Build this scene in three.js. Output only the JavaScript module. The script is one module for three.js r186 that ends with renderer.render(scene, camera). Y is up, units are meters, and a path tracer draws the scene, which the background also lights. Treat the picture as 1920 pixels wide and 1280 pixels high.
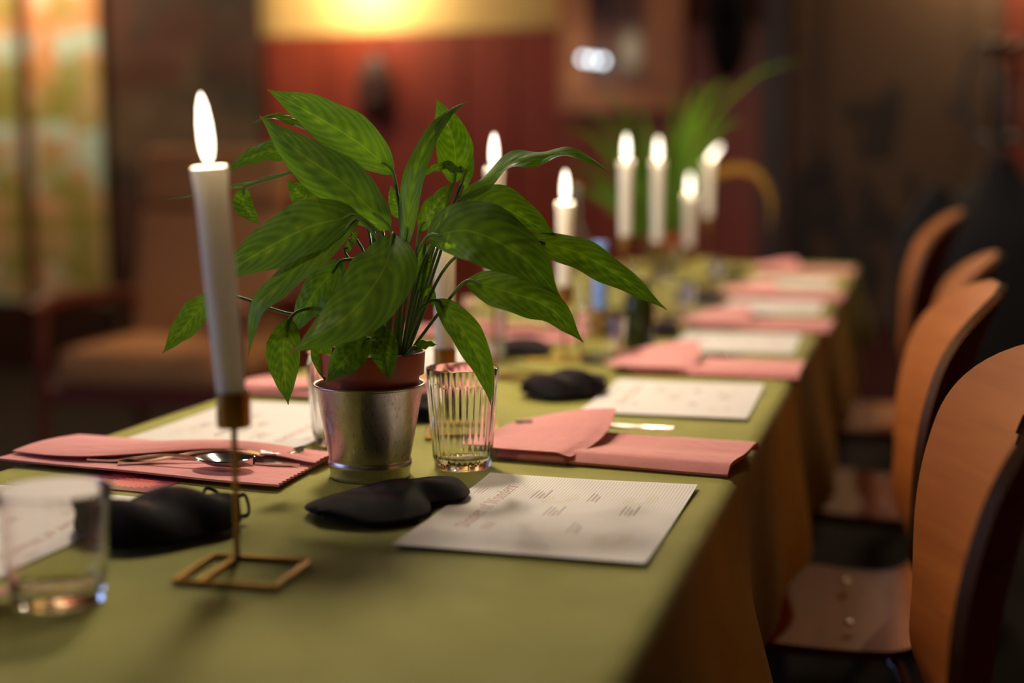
import * as THREE from 'three';
import { RoundedBoxGeometry } from 'three/addons/geometries/RoundedBoxGeometry.js';
import { mergeGeometries } from 'three/addons/utils/BufferGeometryUtils.js';
import { RectAreaLightUniformsLib } from 'three/addons/lights/RectAreaLightUniformsLib.js';

// ---------------------------------------------------------------- camera, sky, lights, exposure
const scene = new THREE.Scene();
const YAW = THREE.MathUtils.degToRad(15.7), PITCH = THREE.MathUtils.degToRad(-7.03);
const camera = new THREE.PerspectiveCamera(2 * Math.atan(640 / 2667) * 180 / Math.PI, 1.5, 0.05, 40);
camera.filmGauge = 36;
camera.rotation.order = 'YXZ';
camera.rotation.set(PITCH, YAW, 0);
camera.position.set(0, 1.07, 0);
camera.focus = 1.43;
camera.userData.fStop = 1.6;
camera.updateProjectionMatrix();
scene.add(camera);
const renderer = new THREE.WebGLRenderer();
renderer.toneMapping = THREE.LinearToneMapping;
renderer.toneMappingExposure = 0.57;
renderer.shadowMap.enabled = true;
RectAreaLightUniformsLib.init();
scene.background = new THREE.Color().setRGB(3.1, 4.4, 8.6);      // blue dusk outside the window
const LAMP_OVER_TABLE = 6.2, CANDLE = 0.19, SCONCE = 3.8, PANEL_LAMP = 20, BLIND_LAMP = 8, SPOT = 0.05;
const WARM = new THREE.Color().setRGB(1, 0.905, 0.75), FLAME = new THREE.Color().setRGB(1, 0.8, 0.54);

// ---------------------------------------------------------------- helpers
let seed = 12345;
function rnd() { seed = (seed * 1664525 + 1013904223) >>> 0; return seed / 4294967296; }
const V = (x, y, z) => new THREE.Vector3(x, y, z);
const clamp = (x, a, b) => Math.min(b, Math.max(a, x));
const smooth = (a, b, x) => { const t = clamp((x - a) / (b - a), 0, 1); return t * t * (3 - 2 * t); };
function hash(x, y) { let h = (x * 374761393 + y * 668265263) | 0; h = Math.imul(h ^ (h >>> 13), 1274126177); return ((h ^ (h >>> 16)) >>> 0) / 4294967296; }
function vnoise(x, y, px, py) {                                     // value noise, periodic in px, py cells
  const xi = Math.floor(x), yi = Math.floor(y), fx = x - xi, fy = y - yi, sx = fx * fx * (3 - 2 * fx), sy = fy * fy * (3 - 2 * fy);
  const w = (a, p) => ((a % p) + p) % p, h = (a, b) => hash(w(a, px), w(b, py));
  return (h(xi, yi) * (1 - sx) + h(xi + 1, yi) * sx) * (1 - sy) + (h(xi, yi + 1) * (1 - sx) + h(xi + 1, yi + 1) * sx) * sy;
}
function fbm(u, v, c, oct = 4, cy = c) { let s = 0, a = 0.5, n = 0; for (let i = 0; i < oct; i++) { s += a * vnoise(u * c, v * cy, c, cy); n += a; a *= 0.5; c *= 2; cy *= 2; } return s / n; }
function tex(w, h, fn, srgb = true) {
  const d = new Uint8Array(w * h * 4);
  for (let j = 0; j < h; j++) for (let i = 0; i < w; i++) {
    let c = fn((i + 0.5) / w, (j + 0.5) / h); if (typeof c === 'number') c = [c * 255, c * 255, c * 255];
    const k = (j * w + i) * 4; d[k] = clamp(c[0], 0, 255); d[k + 1] = clamp(c[1], 0, 255); d[k + 2] = clamp(c[2], 0, 255); d[k + 3] = 255;
  }
  const t = new THREE.DataTexture(d, w, h, THREE.RGBAFormat);
  t.wrapS = t.wrapT = THREE.RepeatWrapping; t.magFilter = THREE.LinearFilter; t.minFilter = THREE.LinearMipmapLinearFilter; t.generateMipmaps = true;
  if (srgb) t.colorSpace = THREE.SRGBColorSpace; t.needsUpdate = true; return t;
}
function rep(t, x, y) { const c = t.clone(); c.repeat.set(x, y); c.needsUpdate = true; return c; }
const mixc = (a, b, t) => [a[0] + (b[0] - a[0]) * t, a[1] + (b[1] - a[1]) * t, a[2] + (b[2] - a[2]) * t];
const std = (o) => new THREE.MeshStandardMaterial(o), phy = (o) => new THREE.MeshPhysicalMaterial(o);

const used = {};
function numbered(n) { if (!(n in used)) { used[n] = 0; return n; } used[n]++; return n + '_' + String(used[n]).padStart(3, '0'); }
function mesh(name, geo, mat, parent) { const m = new THREE.Mesh(geo, mat); m.name = name; if (parent) parent.add(m); return m; }
function thing(name, label, category, pos = [0, 0, 0], turn = 0, group) {
  const o = new THREE.Group(); o.name = numbered(name); o.position.set(...pos); o.rotation.y = turn;
  o.userData = { label, category }; if (group) o.userData.group = group; scene.add(o); return o;
}
function copyOf(src, label, pos, turn, group) {
  const o = src.clone(); o.name = numbered(src.name.replace(/_\d{3}$/, '')); o.position.set(...pos); if (turn !== undefined) o.rotation.y = turn;
  o.userData = { label, category: src.userData.category }; const g = group || src.userData.group; if (g) o.userData.group = g; scene.add(o); return o;
}
function struct(name, geo, mat, label, category = 'wall') { const m = mesh(name, geo, mat, scene); m.userData = { kind: 'structure', label, category }; return m; }
function box(w, h, d, x = 0, y = 0, z = 0) { const g = new THREE.BoxGeometry(w, h, d); g.translate(x, y, z); return g; }
function rbox(w, h, d, r, x = 0, y = 0, z = 0, s = 3) { const g = new RoundedBoxGeometry(w, h, d, s, r); g.translate(x, y, z); return g; }
function boxUV(g, s = 1) {                                         // uv in metres from the dominant face direction
  const p = g.attributes.position, n = g.attributes.normal, uv = new Float32Array(p.count * 2);
  for (let i = 0; i < p.count; i++) {
    const ax = Math.abs(n.getX(i)), ay = Math.abs(n.getY(i)), az = Math.abs(n.getZ(i));
    const [a, b] = ax >= ay && ax >= az ? [p.getZ(i), p.getY(i)] : ay >= az ? [p.getX(i), p.getZ(i)] : [p.getX(i), p.getY(i)];
    uv[2 * i] = a * s; uv[2 * i + 1] = b * s;
  }
  g.setAttribute('uv', new THREE.BufferAttribute(uv, 2)); return g;
}
function tube(pts, r, seg = 24, rad = 8, closed = false) { return new THREE.TubeGeometry(new THREE.CatmullRomCurve3(pts.map(p => V(...p)), closed, 'catmullrom', 0.5), seg, r, rad, closed); }
function rod(a, b, r, r2 = r, n = 10) {
  const A = V(...a), B = V(...b), d = B.clone().sub(A), g = new THREE.CylinderGeometry(r2, r, d.length(), n);
  g.applyQuaternion(new THREE.Quaternion().setFromUnitVectors(V(0, 1, 0), d.clone().normalize())); g.translate((A.x + B.x) / 2, (A.y + B.y) / 2, (A.z + B.z) / 2); return g;
}
function lathe(pts, n = 48) { return new THREE.LatheGeometry(pts.map(p => new THREE.Vector2(p[0], p[1])), n); }
// a sheet from a grid of points f(u,v), with thickness, with cells left out where keep(u,v) is false; walls close every open edge
function sheet(nu, nv, f, thick, keep = null, uvf = (u, v) => [u, v]) {
  const P = [], N = [];
  const at = (i, j) => P[i * (nv + 1) + j];
  for (let i = 0; i <= nu; i++) for (let j = 0; j <= nv; j++) P.push(V(...f(i / nu, j / nv)));
  for (let i = 0; i <= nu; i++) for (let j = 0; j <= nv; j++) {
    const a = at(Math.min(i + 1, nu), j).clone().sub(at(Math.max(i - 1, 0), j)), b = at(i, Math.min(j + 1, nv)).clone().sub(at(i, Math.max(j - 1, 0)));
    const n = a.cross(b); N.push(n.lengthSq() > 1e-16 ? n.normalize() : V(0, 1, 0));
  }
  const pos = [], nor = [], uv = [], idx = [], wp = [], wuv = [], wi = [], K = (nu + 1) * (nv + 1);
  for (let s = 0; s < 2; s++) for (let k = 0; k < K; k++) {
    const q = P[k].clone().addScaledVector(N[k], s ? -thick : 0), n = N[k].clone().multiplyScalar(s ? -1 : 1);
    pos.push(q.x, q.y, q.z); nor.push(n.x, n.y, n.z); uv.push(...uvf(Math.floor(k / (nv + 1)) / nu, (k % (nv + 1)) / nv));
  }
  const ok = (i, j) => i >= 0 && j >= 0 && i < nu && j < nv && (!keep || keep((i + 0.5) / nu, (j + 0.5) / nv));
  const id = (i, j) => i * (nv + 1) + j;
  const wall = (a, b) => {
    const k = wp.length / 3; for (const [q, vv] of [[a, 0], [b, 0], [b + K, 1], [a + K, 1]]) { wp.push(pos[q * 3], pos[q * 3 + 1], pos[q * 3 + 2]); const c = P[q % K]; wuv.push((c.x + c.y + c.z) * 2, vv); }
    wi.push(k, k + 2, k + 1, k, k + 3, k + 2);
  };
  for (let i = 0; i < nu; i++) for (let j = 0; j < nv; j++) if (ok(i, j)) {
    const a = id(i, j), b = id(i + 1, j), c = id(i + 1, j + 1), d = id(i, j + 1);
    idx.push(a, b, c, a, c, d, a + K, c + K, b + K, a + K, d + K, c + K);
    if (!ok(i - 1, j)) wall(d, a); if (!ok(i + 1, j)) wall(b, c); if (!ok(i, j - 1)) wall(a, b); if (!ok(i, j + 1)) wall(c, d);
  }
  const mk = (p, n, t, x) => { const g = new THREE.BufferGeometry(); g.setAttribute('position', new THREE.Float32BufferAttribute(p, 3)); g.setAttribute('uv', new THREE.Float32BufferAttribute(t, 2)); g.setIndex(x); if (n) g.setAttribute('normal', new THREE.Float32BufferAttribute(n, 3)); else g.computeVertexNormals(); return g; };
  return { face: mk(pos, nor, uv, idx), wall: mk(wp, null, wuv, wi) };
}
function sheetAll(...a) { const s = sheet(...a); return mergeGeometries([s.face, s.wall]); }

// ---------------------------------------------------------------- materials
const T = {};
T.weave = tex(256, 256, (u, v) => 0.5 + 0.22 * Math.sin(u * 2 * Math.PI * 64) * Math.sin(v * 2 * Math.PI * 64) + 0.28 * (fbm(u, v, 8) - 0.5), false);
T.cloth = tex(256, 256, (u, v) => mixc([138, 134, 56], [154, 150, 68], fbm(u, v, 6)));
T.pink = tex(128, 128, (u, v) => mixc([226, 146, 142], [235, 158, 154], fbm(u, v, 8)));
T.crease = tex(256, 256, (u, v) => fbm(u, v, 5, 5), false);
T.wood = tex(256, 256, (u, v) => { const g = fbm(u, v, 3, 3, 20), f = fbm(u, v, 4, 3, 64); return mixc([140, 74, 28], [168, 98, 42], 0.6 * g + 0.4 * f); });
T.ply = tex(16, 64, (u, v) => { const k = Math.floor(v * 7); return k % 2 ? [70, 38, 18] : [140, 88, 46]; });
T.dark = tex(256, 256, (u, v) => { const a = fbm(u, v, 5, 4), b = fbm(u + 0.3, v + 0.7, 3, 3); return mixc(mixc([40, 32, 25], [80, 66, 50], smooth(0.3, 0.7, a)), [64, 28, 20], 0.7 * smooth(0.5, 0.68, b)); });
T.board = tex(128, 256, (u, v) => { const g = fbm(u, v, 24, 3, 2), f = fbm(u, v, 6, 3, 3); return mixc([116, 36, 13], [142, 53, 20], 0.6 * g + 0.4 * f); });
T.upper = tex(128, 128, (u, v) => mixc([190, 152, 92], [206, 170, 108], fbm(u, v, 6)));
T.floor = tex(256, 256, (u, v) => mixc([18, 12, 9], [30, 20, 14], fbm(u, v, 4, 4, 32)));
T.panel = tex(256, 512, (u, v) => {                                // painted canvas: blotches of ochre, orange, pale blue and olive
  const a = fbm(u, v, 3, 4, 14), b = fbm(u + 0.4, v + 0.1, 3, 4, 15), c = fbm(u + 0.7, v + 0.6, 2, 3, 11), e = fbm(u + 0.2, v + 0.8, 6, 3, 27);
  let k = mixc([166, 140, 92], [196, 132, 84], smooth(0.4, 0.62, a)); k = mixc(k, [168, 206, 208], 0.9 * smooth(0.44, 0.58, b)); k = mixc(k, [122, 130, 54], 0.85 * smooth(0.47, 0.6, c)); k = mixc(k, [206, 164, 140], 0.6 * smooth(0.5, 0.62, e)); return k;
});
T.upholstery = tex(128, 128, (u, v) => mixc([178, 120, 70], [200, 142, 92], fbm(u, v, 16)));
T.galvanized = tex(256, 256, (u, v) => { const n = fbm(u, v, 40, 3); return 0.24 + 0.14 * n; }, false);
T.galvColor = tex(256, 256, (u, v) => { const s = fbm(u, v, 60, 2), t = fbm(u + 0.5, v, 7, 3); let c = mixc([168, 162, 154], [186, 182, 176], t); if (s > 0.78) c = mixc(c, [120, 106, 94], 0.5); return c; });
T.petal = tex(256, 256, (u, v) => {                                // printed card: pale chrysanthemums on purple
  let c = mixc([78, 20, 52], [150, 30, 60], fbm(u, v, 5));
  for (const [x, y, r] of [[0.62, 0.42, 0.3], [0.2, 0.25, 0.2], [0.3, 0.8, 0.18]]) { const dx = u - x, dy = v - y, d = Math.hypot(dx, dy) / r, an = Math.atan2(dy, dx); if (d < 0.86 + 0.14 * Math.sin(an * 22)) c = mixc([228, 120, 110], [196, 74, 84], 0.5 + 0.5 * Math.sin(an * 22 + d * 8) * smooth(0, 0.6, d)); }
  if (v < 0.16 && fbm(u, v, 12) > 0.48) c = [70, 72, 36]; return c;
});
T.blackPrint = tex(256, 256, (u, v) => { const a = fbm(u, v, 5, 4), b = fbm(u + 0.5, v + 0.2, 7, 3); let c = mixc([15, 11, 13], [22, 16, 20], b); c = mixc(c, [46, 20, 30], smooth(0.6, 0.72, a)); return mixc(c, [38, 24, 22], smooth(0.64, 0.74, b)); });
T.slat = tex(256, 512, (u, v) => {                                 // dark leaf print on the blind
  const n = fbm(u, v, 5, 3, 7), m = fbm(u + 0.5, v + 0.3, 9, 2, 11); return mixc([84, 58, 38], [34, 24, 20], smooth(0.5, 0.62, 0.7 * n + 0.3 * m));
});
function leafTex(lo, hi, vein, fleck, band = 0.2) {
  return tex(128, 256, (u, v) => {                                 // u across the blade, v from base to tip
    const s = Math.abs(u - 0.5) * 2, k = v * 9 - s * s * 3.2, st = 0.5 + 0.5 * Math.sin(k * 2 * Math.PI), fine = 0.5 + 0.5 * Math.sin(k * 10 * Math.PI);
    let c = mixc(lo, hi, (0.92 - band) * fbm(u, v, 5) + band * st + 0.08 * fine);
    c = mixc(c, vein, 0.75 * (1 - smooth(0.0, 0.05, s)));
    c = mixc(c, fleck, 0.3 * smooth(0.7, 0.8, fbm(u + 0.3, v, 7, 2, 10)) * st);
    if (v > 0.965) c = mixc(c, [120, 70, 30], 0.8); return c;
  });
}
const leafMat = (t) => phy({ map: t, roughness: 0.9, transmission: 0.5, thickness: 0, specularIntensity: 0.4, clearcoat: 0.2, clearcoatRoughness: 0.34, side: THREE.DoubleSide });
const M = {
  cloth: std({ map: rep(T.cloth, 3, 3), bumpMap: rep(T.weave, 9, 9), bumpScale: 0.0006, roughness: 0.86 }),
  pink: phy({ map: rep(T.pink, 6, 6), bumpMap: rep(T.crease, 2, 2), bumpScale: 0.0012, roughness: 0.95, transmission: 0.12, thickness: 0, side: THREE.DoubleSide }),
  brass: std({ color: '#a8803c', metalness: 1, roughness: 0.34 }),
  wax: phy({ color: '#fbf6ea', roughness: 0.95, transmission: 0.24, thickness: 0, clearcoat: 0.2, clearcoatRoughness: 0.4 }),
  blueWax: phy({ color: '#6f93dc', roughness: 0.55 }),
  wick: std({ color: '#1a1410', roughness: 1 }),
  flame: std({ color: '#000000', emissive: new THREE.Color().setRGB(1, 0.86, 0.66), emissiveIntensity: 9, roughness: 1 }),
  glass: phy({ color: '#ffffff', transmission: 1, thickness: 0.003, ior: 1.47, roughness: 0.01 }),
  greenGlass: phy({ color: '#3a4a22', transmission: 0.7, thickness: 0.003, ior: 1.5, roughness: 0.05 }),
  steel: std({ color: '#c9c6c0', metalness: 1, roughness: 0.16 }),
  chrome: std({ color: '#b8b6b4', metalness: 1, roughness: 0.14 }),
  galv: std({ map: rep(T.galvColor, 4, 5), metalness: 1, roughness: 1, roughnessMap: rep(T.galvanized, 4, 5) }),
  terracotta: std({ color: '#9c4526', roughness: 0.55 }),
  soil: std({ color: '#20150e', roughness: 1 }),
  stem: phy({ color: '#4f6f1e', roughness: 0.85, transmission: 0.12, thickness: 0, clearcoat: 0.25, clearcoatRoughness: 0.4 }),
  ply: phy({ map: rep(T.wood, 2.2, 2.2), roughness: 0.6, specularIntensity: 0.35 }),
  plyEdge: std({ map: T.ply, roughness: 0.6 }),
  black: phy({ map: rep(T.blackPrint, 5, 5), roughness: 0.8, specularIntensity: 0.25, side: THREE.DoubleSide }),
  strap: std({ color: '#0c0a0b', roughness: 0.85 }),
  coat: std({ color: '#120e0e', roughness: 0.95 }),
  bentwood: std({ color: '#16100c', roughness: 0.45 }),
  frameWood: std({ map: rep(T.wood, 3, 3), color: '#b06a4a', roughness: 0.55 }),
  upholstery: std({ map: rep(T.upholstery, 5, 5), bumpMap: rep(T.weave, 8, 8), bumpScale: 0.001, roughness: 0.95 }),
  darkWall: std({ map: rep(T.dark, 1, 1), bumpMap: rep(T.crease, 2, 2), bumpScale: 0.01, roughness: 0.9 }),
  board: std({ map: T.board, roughness: 0.5 }),
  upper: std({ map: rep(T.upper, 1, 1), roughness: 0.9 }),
  wall: std({ color: '#5a2416', roughness: 0.85 }),
  ceiling: std({ color: '#6b5a48', roughness: 0.95 }),
  floor: phy({ map: rep(T.floor, 1, 1), roughness: 0.85, specularIntensity: 0.3 }),
  panel: std({ map: T.panel, roughness: 0.85 }),
  panel2: std({ map: rep(T.panel, 0.6, 1), roughness: 0.85 }),
  darkWood: std({ color: '#2e170d', roughness: 0.55 }),
  pictureWood: std({ color: '#a0623a', roughness: 0.6 }),
  shade: std({ color: '#cdbb9a', roughness: 0.8, side: THREE.DoubleSide }),
  bulb: std({ color: '#000000', emissive: new THREE.Color().setRGB(1, 0.82, 0.55), emissiveIntensity: 6 }),
  coolBulb: std({ color: '#000000', emissive: new THREE.Color().setRGB(0.86, 0.94, 1), emissiveIntensity: 12 }),
  carving: std({ color: '#3a1109', roughness: 0.6 }),
  blackCarving: phy({ color: '#0c0907', roughness: 0.95, specularIntensity: 0.2 }),
  slat: std({ map: T.slat, roughness: 0.7 }),
  card: phy({ map: T.petal, roughness: 0.35 }),
};
const leafGreen = leafMat(leafTex([48, 80, 8], [106, 146, 16], [116, 148, 38], [160, 160, 78], 0.24));

// ---------------------------------------------------------------- the room
const RX0 = -4.9, RX1 = 2.1, RZ0 = -6.6, RZ1 = 2.6, RH = 2.75;
struct('floor', boxUV(box(RX1 - RX0 + 0.4, 0.1, RZ1 - RZ0 + 0.4, (RX0 + RX1) / 2, -0.05, (RZ0 + RZ1) / 2)), M.floor, 'dark brown wooden floor under the long table', 'floor');
struct('ceiling', box(RX1 - RX0 + 0.4, 0.1, RZ1 - RZ0 + 0.4, (RX0 + RX1) / 2, RH + 0.05, (RZ0 + RZ1) / 2), M.ceiling, 'dim brown ceiling above the dining room', 'ceiling');
const wallBack = struct('wall_back', box(RX1 - RX0 + 0.4, RH, 0.1, (RX0 + RX1) / 2, RH / 2, RZ0 - 0.05), M.wall, 'dark red back wall clad in wooden boards', 'wall');
struct('wall_right', box(0.1, RH, RZ1 - RZ0, RX1 + 0.05, RH / 2, (RZ0 + RZ1) / 2), M.wall, 'dark red side wall behind the chairs', 'wall');
struct('wall_front', box(RX1 - RX0 + 0.4, RH, 0.1, (RX0 + RX1) / 2, RH / 2, RZ1 + 0.05), M.wall, 'dark red wall behind the camera', 'wall');
// side wall with a window opening (z -1.5 to 1.5, y 0.7 to 2.3)
struct('wall_left', mergeGeometries([
  box(0.1, RH, -1.5 - RZ0, RX0 - 0.05, RH / 2, (RZ0 - 1.5) / 2), box(0.1, RH, RZ1 - 1.5, RX0 - 0.05, RH / 2, (RZ1 + 1.5) / 2),
  box(0.1, 0.7, 3.0, RX0 - 0.05, 0.35, 0), box(0.1, RH - 2.3, 3.0, RX0 - 0.05, (RH + 2.3) / 2, 0)]), M.wall, 'dark red side wall with a dusk window', 'wall');
{
  const w = new THREE.Group(); w.name = 'window_1'; w.position.set(RX0 - 0.05, 1.5, 0); w.userData = { kind: 'structure', label: 'tall casement window in the side wall letting in blue dusk', category: 'window' }; scene.add(w);
  mesh('window_frame', mergeGeometries([box(0.08, 0.06, 3.0, 0, 0.77, 0), box(0.08, 0.06, 3.0, 0, -0.77, 0), box(0.08, 1.6, 0.06, 0, 0, 1.47), box(0.08, 1.6, 0.06, 0, 0, -1.47), box(0.06, 1.48, 0.05, 0, 0, 0)]), M.darkWood, w);
  for (const s of [-1, 1]) mesh('pane', box(0.004, 1.48, 1.415, 0, 0, s * 0.7325), phy({ color: '#ffffff', transmission: 1, thickness: 0, roughness: 0 }), w);
}
// lighter panel with the wall light's glow painted in above the boards, boards one by one, rail
{
  const y0 = 1.70;
  for (let i = 0, x = -3.14; x < -0.6; i++) {
    const wd = [0.33, 0.30, 0.42, 0.26, 0.37, 0.24][i % 6], g = rbox(wd - 0.012, y0 - 0.1, 0.03, 0.006, x + wd / 2, (y0 + 0.1) / 2, RZ0 + 0.016, 2); x += wd;
    mesh('board', boxUV(g), M.board, wallBack);
  }
  mesh('upper_glow_panel', boxUV(box(1.78, RH - y0 - 0.01, 0.02, -2.25, (RH + y0 + 0.01) / 2, RZ0 + 0.01)), M.upper, wallBack);  // ochre tone paints in the lamp glow and its lower cut-off
}
struct('baseboard_back', box(2.6, 0.1, 0.04, -1.86, 0.05, RZ0 + 0.02), M.darkWood, 'dark wooden baseboard along the back wall', 'baseboard');
struct('wall_pillar', boxUV(box(0.83, RH, 0.06, -3.56, RH / 2, RZ0 + 0.03)), M.darkWall, 'wide mottled dark brown pillar behind the armchair', 'pillar');
struct('wall_wainscot', box(0.92, 0.36, 0.12, -4.44, 0.18, RZ0 + 0.06), M.darkWood, 'low dark ledge under the painted panels', 'ledge');
struct('trim_1', box(0.12, RH, 0.06, -0.62, RH / 2, RZ0 + 0.03), M.darkWood, 'dark upright trim between the boards and the blind', 'trim');
struct('trim_2', box(0.5, RH, 0.06, 0.62, RH / 2, RZ0 + 0.03), std({ color: '#7a3018', roughness: 0.7 }), 'reddish brown upright trim beside the blind', 'trim');
// painted panels
for (const [x, w, m, l] of [[-4.225, 0.40, M.panel, 'wide painted canvas panel in ochre and pale blue beside the pillar'], [-4.69, 0.36, M.panel2, 'narrow painted canvas panel at the far left edge']]) {
  const p = thing('painted_panel', l, 'panel', [x, 0.3615, RZ0 + 0.065], 0, 'painted panels on the back wall');
  const g = box(w, 2.1, 0.03, 0, 1.05, 0); mesh('canvas', g, m, p); mesh('backing_frame', box(w - 0.04, 2.06, 0.03, 0, 1.05, -0.03), M.darkWood, p);
}
// blind with slats
{
  const b = thing('slatted_blind', 'dim brown slatted blind with dark leaf print on the back wall', 'blind', [-0.1, 0.35, RZ0 + 0.04]);
  const n = 72, h = 0.031, W = 0.88;
  for (let i = 0; i < n; i++) {
    const g = new THREE.CylinderGeometry(0.0135, 0.0135, W, 8, 1); g.scale(1, 1, 0.45); g.rotateZ(Math.PI / 2); g.rotateX(0);
    g.scale(1, 1.0, 1); g.translate(0, 0.02 + i * h, 0);
    const p = g.attributes.position, uv = g.attributes.uv; for (let k = 0; k < p.count; k++) uv.setXY(k, p.getX(k) / W + 0.5, p.getY(k) / (n * h));
    mesh('slat', g, M.slat, b);
  }
  mesh('head_rail', box(W + 0.02, 0.05, 0.05, 0, n * h + 0.04, 0), M.darkWood, b);
  for (const x of [-0.3, 0.3]) mesh('cord', box(0.004, n * h, 0.004, x, n * h / 2, 0.009), M.strap, b);
}
// framed picture
{
  const p = thing('framed_picture', 'tall wooden framed picture hanging behind the candles', 'picture', [-1.32, 1.32, RZ0 + 0.055]);
  mesh('frame', mergeGeometries([box(0.13, 1.1, 0.04, -0.225, 0.55, 0), box(0.17, 1.1, 0.04, 0.205, 0.55, 0), box(0.28, 0.1, 0.04, -0.02, 0.05, 0), box(0.28, 0.12, 0.04, -0.02, 1.04, 0)]), M.pictureWood, p);
  const t = tex(128, 256, (u, v) => { let c = mixc([112, 66, 40], [60, 34, 26], smooth(0.42, 0.56, fbm(u, v, 4) * 0.5 + v * 0.5)); return mixc(c, [196, 182, 150], smooth(0.3, 0.05, Math.hypot((u - 0.75) * 1.0, (v - 0.2) * 1.6))); });  // pale round spot is a painted whitish light reflection
  mesh('print', box(0.28, 0.88, 0.01, -0.02, 0.54, -0.005), std({ map: t, roughness: 0.4 }), p);
}
// three small white lamps on a bar in front of the picture
{
  const l = thing('spot_lamp', 'bar of small white lamps beside the framed picture', 'lamp', [-1.43, 1.55, RZ0 + 0.16]);
  mesh('bar', rod([-0.07, 0, -0.05], [0.07, 0, -0.05], 0.008), M.bentwood, l); mesh('bracket', rod([0, 0, -0.05], [0, 0, -0.083], 0.008), M.bentwood, l);
  for (const [x, y] of [[-0.042, 0.006], [0.0, 0.0], [0.046, -0.006]]) {
    const s = mesh('socket', rod([x, y, -0.05], [x, y, -0.02], 0.014, 0.018), M.bentwood, l);
    const g = new THREE.SphereGeometry(0.013, 16, 12); g.translate(x, y, -0.005); mesh('bulb', g, M.coolBulb, s);
    const pl = new THREE.PointLight(new THREE.Color().setRGB(0.86, 0.94, 1), SPOT, 0, 2); pl.position.set(x, y, -0.005); l.add(pl);
  }
}
// carved ornaments
function ornament(name, label, x, y, w, h, mat) {
  const o = thing(name, label, 'ornament', [x, y, RZ0 + 0.032]);
  const g = lathe([[0.001, 0], [0.5 * w * 0.55, h * 0.06], [0.5 * w * 0.9, h * 0.25], [0.5 * w, h * 0.45], [0.5 * w * 0.86, h * 0.72], [0.5 * w * 0.5, h * 0.93], [0.001, h]], 24); g.scale(1, 1, 0.45); g.translate(0, 0, 0.02); mesh('body', g, mat, o);
  const r = new THREE.TorusGeometry(0.5 * w * 0.5, 0.008, 8, 24); r.scale(1, 1.3, 1); r.translate(0, h * 0.5, 0.02 + 0.5 * w * 0.42); mesh('carved_ring', r, mat, o);
}
ornament('oval_ornament', 'dark red oval ornament under the glowing wall light', -2.53, 1.27, 0.19, 0.34, M.carving);
ornament('long_ornament', 'long black ornament on the wall right of the framed picture', -0.83, 1.45, 0.2, 0.55, M.blackCarving);
// wall lights (their fittings are above the picture's edge)
function sconce(label, x, y, z, cd, color) {
  const s = thing('wall_light', label, 'wall light', [x, y, z]);
  mesh('back_plate', box(0.1, 0.16, 0.015, 0, 0.22, RZ0 + 0.03 - z), M.brass, s); mesh('arm', tube([[0, 0.22, RZ0 + 0.035 - z], [0, 0.24, (RZ0 - z) * 0.5], [0, 0.2, -0.01], [0, 0.085, 0]], 0.006, 20, 8), M.brass, s);
  mesh('holder', rod([0, 0.048, 0], [0, 0.09, 0], 0.018), M.brass, s);
  const g = new THREE.SphereGeometry(0.032, 20, 14); g.translate(0, 0.02, 0); mesh('bulb', g, std({ color: '#000000', emissive: color.clone(), emissiveIntensity: 7 }), s);
  const p = new THREE.PointLight(color, cd, 0, 2); p.position.set(0, 0.02, 0); s.add(p);
}
sconce('glowing wall light above the red boards', -2.55, 1.95, RZ0 + 0.24, SCONCE, new THREE.Color().setRGB(1, 0.87, 0.54));
sconce('dim wall light above the slatted blind', 0.32, 2.25, RZ0 + 0.2, BLIND_LAMP, new THREE.Color().setRGB(1, 0.74, 0.4));
{
  const p = thing('ceiling_light', 'orange ceiling light over the painted panels', 'ceiling light', [-4.35, RH, -5.9]);
  mesh('mount', lathe([[0.001, 0], [0.07, 0], [0.07, -0.02], [0.02, -0.05], [0.001, -0.05]], 24), M.brass, p);
  const g = new THREE.SphereGeometry(0.05, 20, 14); g.translate(0, -0.1, 0); const c = new THREE.Color().setRGB(1, 0.72, 0.42); mesh('bulb', g, std({ color: '#000000', emissive: c, emissiveIntensity: 7 }), p);
  const L = new THREE.PointLight(c, PANEL_LAMP, 0, 2); L.position.set(0, -0.1, 0); L.shadow.radius = 3; p.add(L);
}
// pendant lamps over the table
for (const [x, z, k, l] of [[-0.85, -2.02, 1, 'pendant lamp hanging over the near half of the table'], [-0.6, -4.3, 0.8, 'pendant lamp hanging over the far end of the table']]) {
  const p = thing('pendant_lamp', l, 'lamp', [x, 1.85, z], 0, 'pendant lamps over the table');
  mesh('lamp_shade', lathe([[0.17, 0], [0.15, 0.06], [0.05, 0.16], [0.02, 0.17]], 32), M.shade, p);
  mesh('cord', rod([0, 0.17, 0], [0, RH - 1.85, 0], 0.004), M.strap, p);
  const g = new THREE.SphereGeometry(0.04, 20, 14); g.translate(0, 0.05, 0); mesh('bulb', g, M.bulb, p);
  const L = new THREE.PointLight(WARM, LAMP_OVER_TABLE * k, 0, 2); L.position.set(0, 0.05, 0); L.shadow.radius = 5; p.add(L);
}

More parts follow.
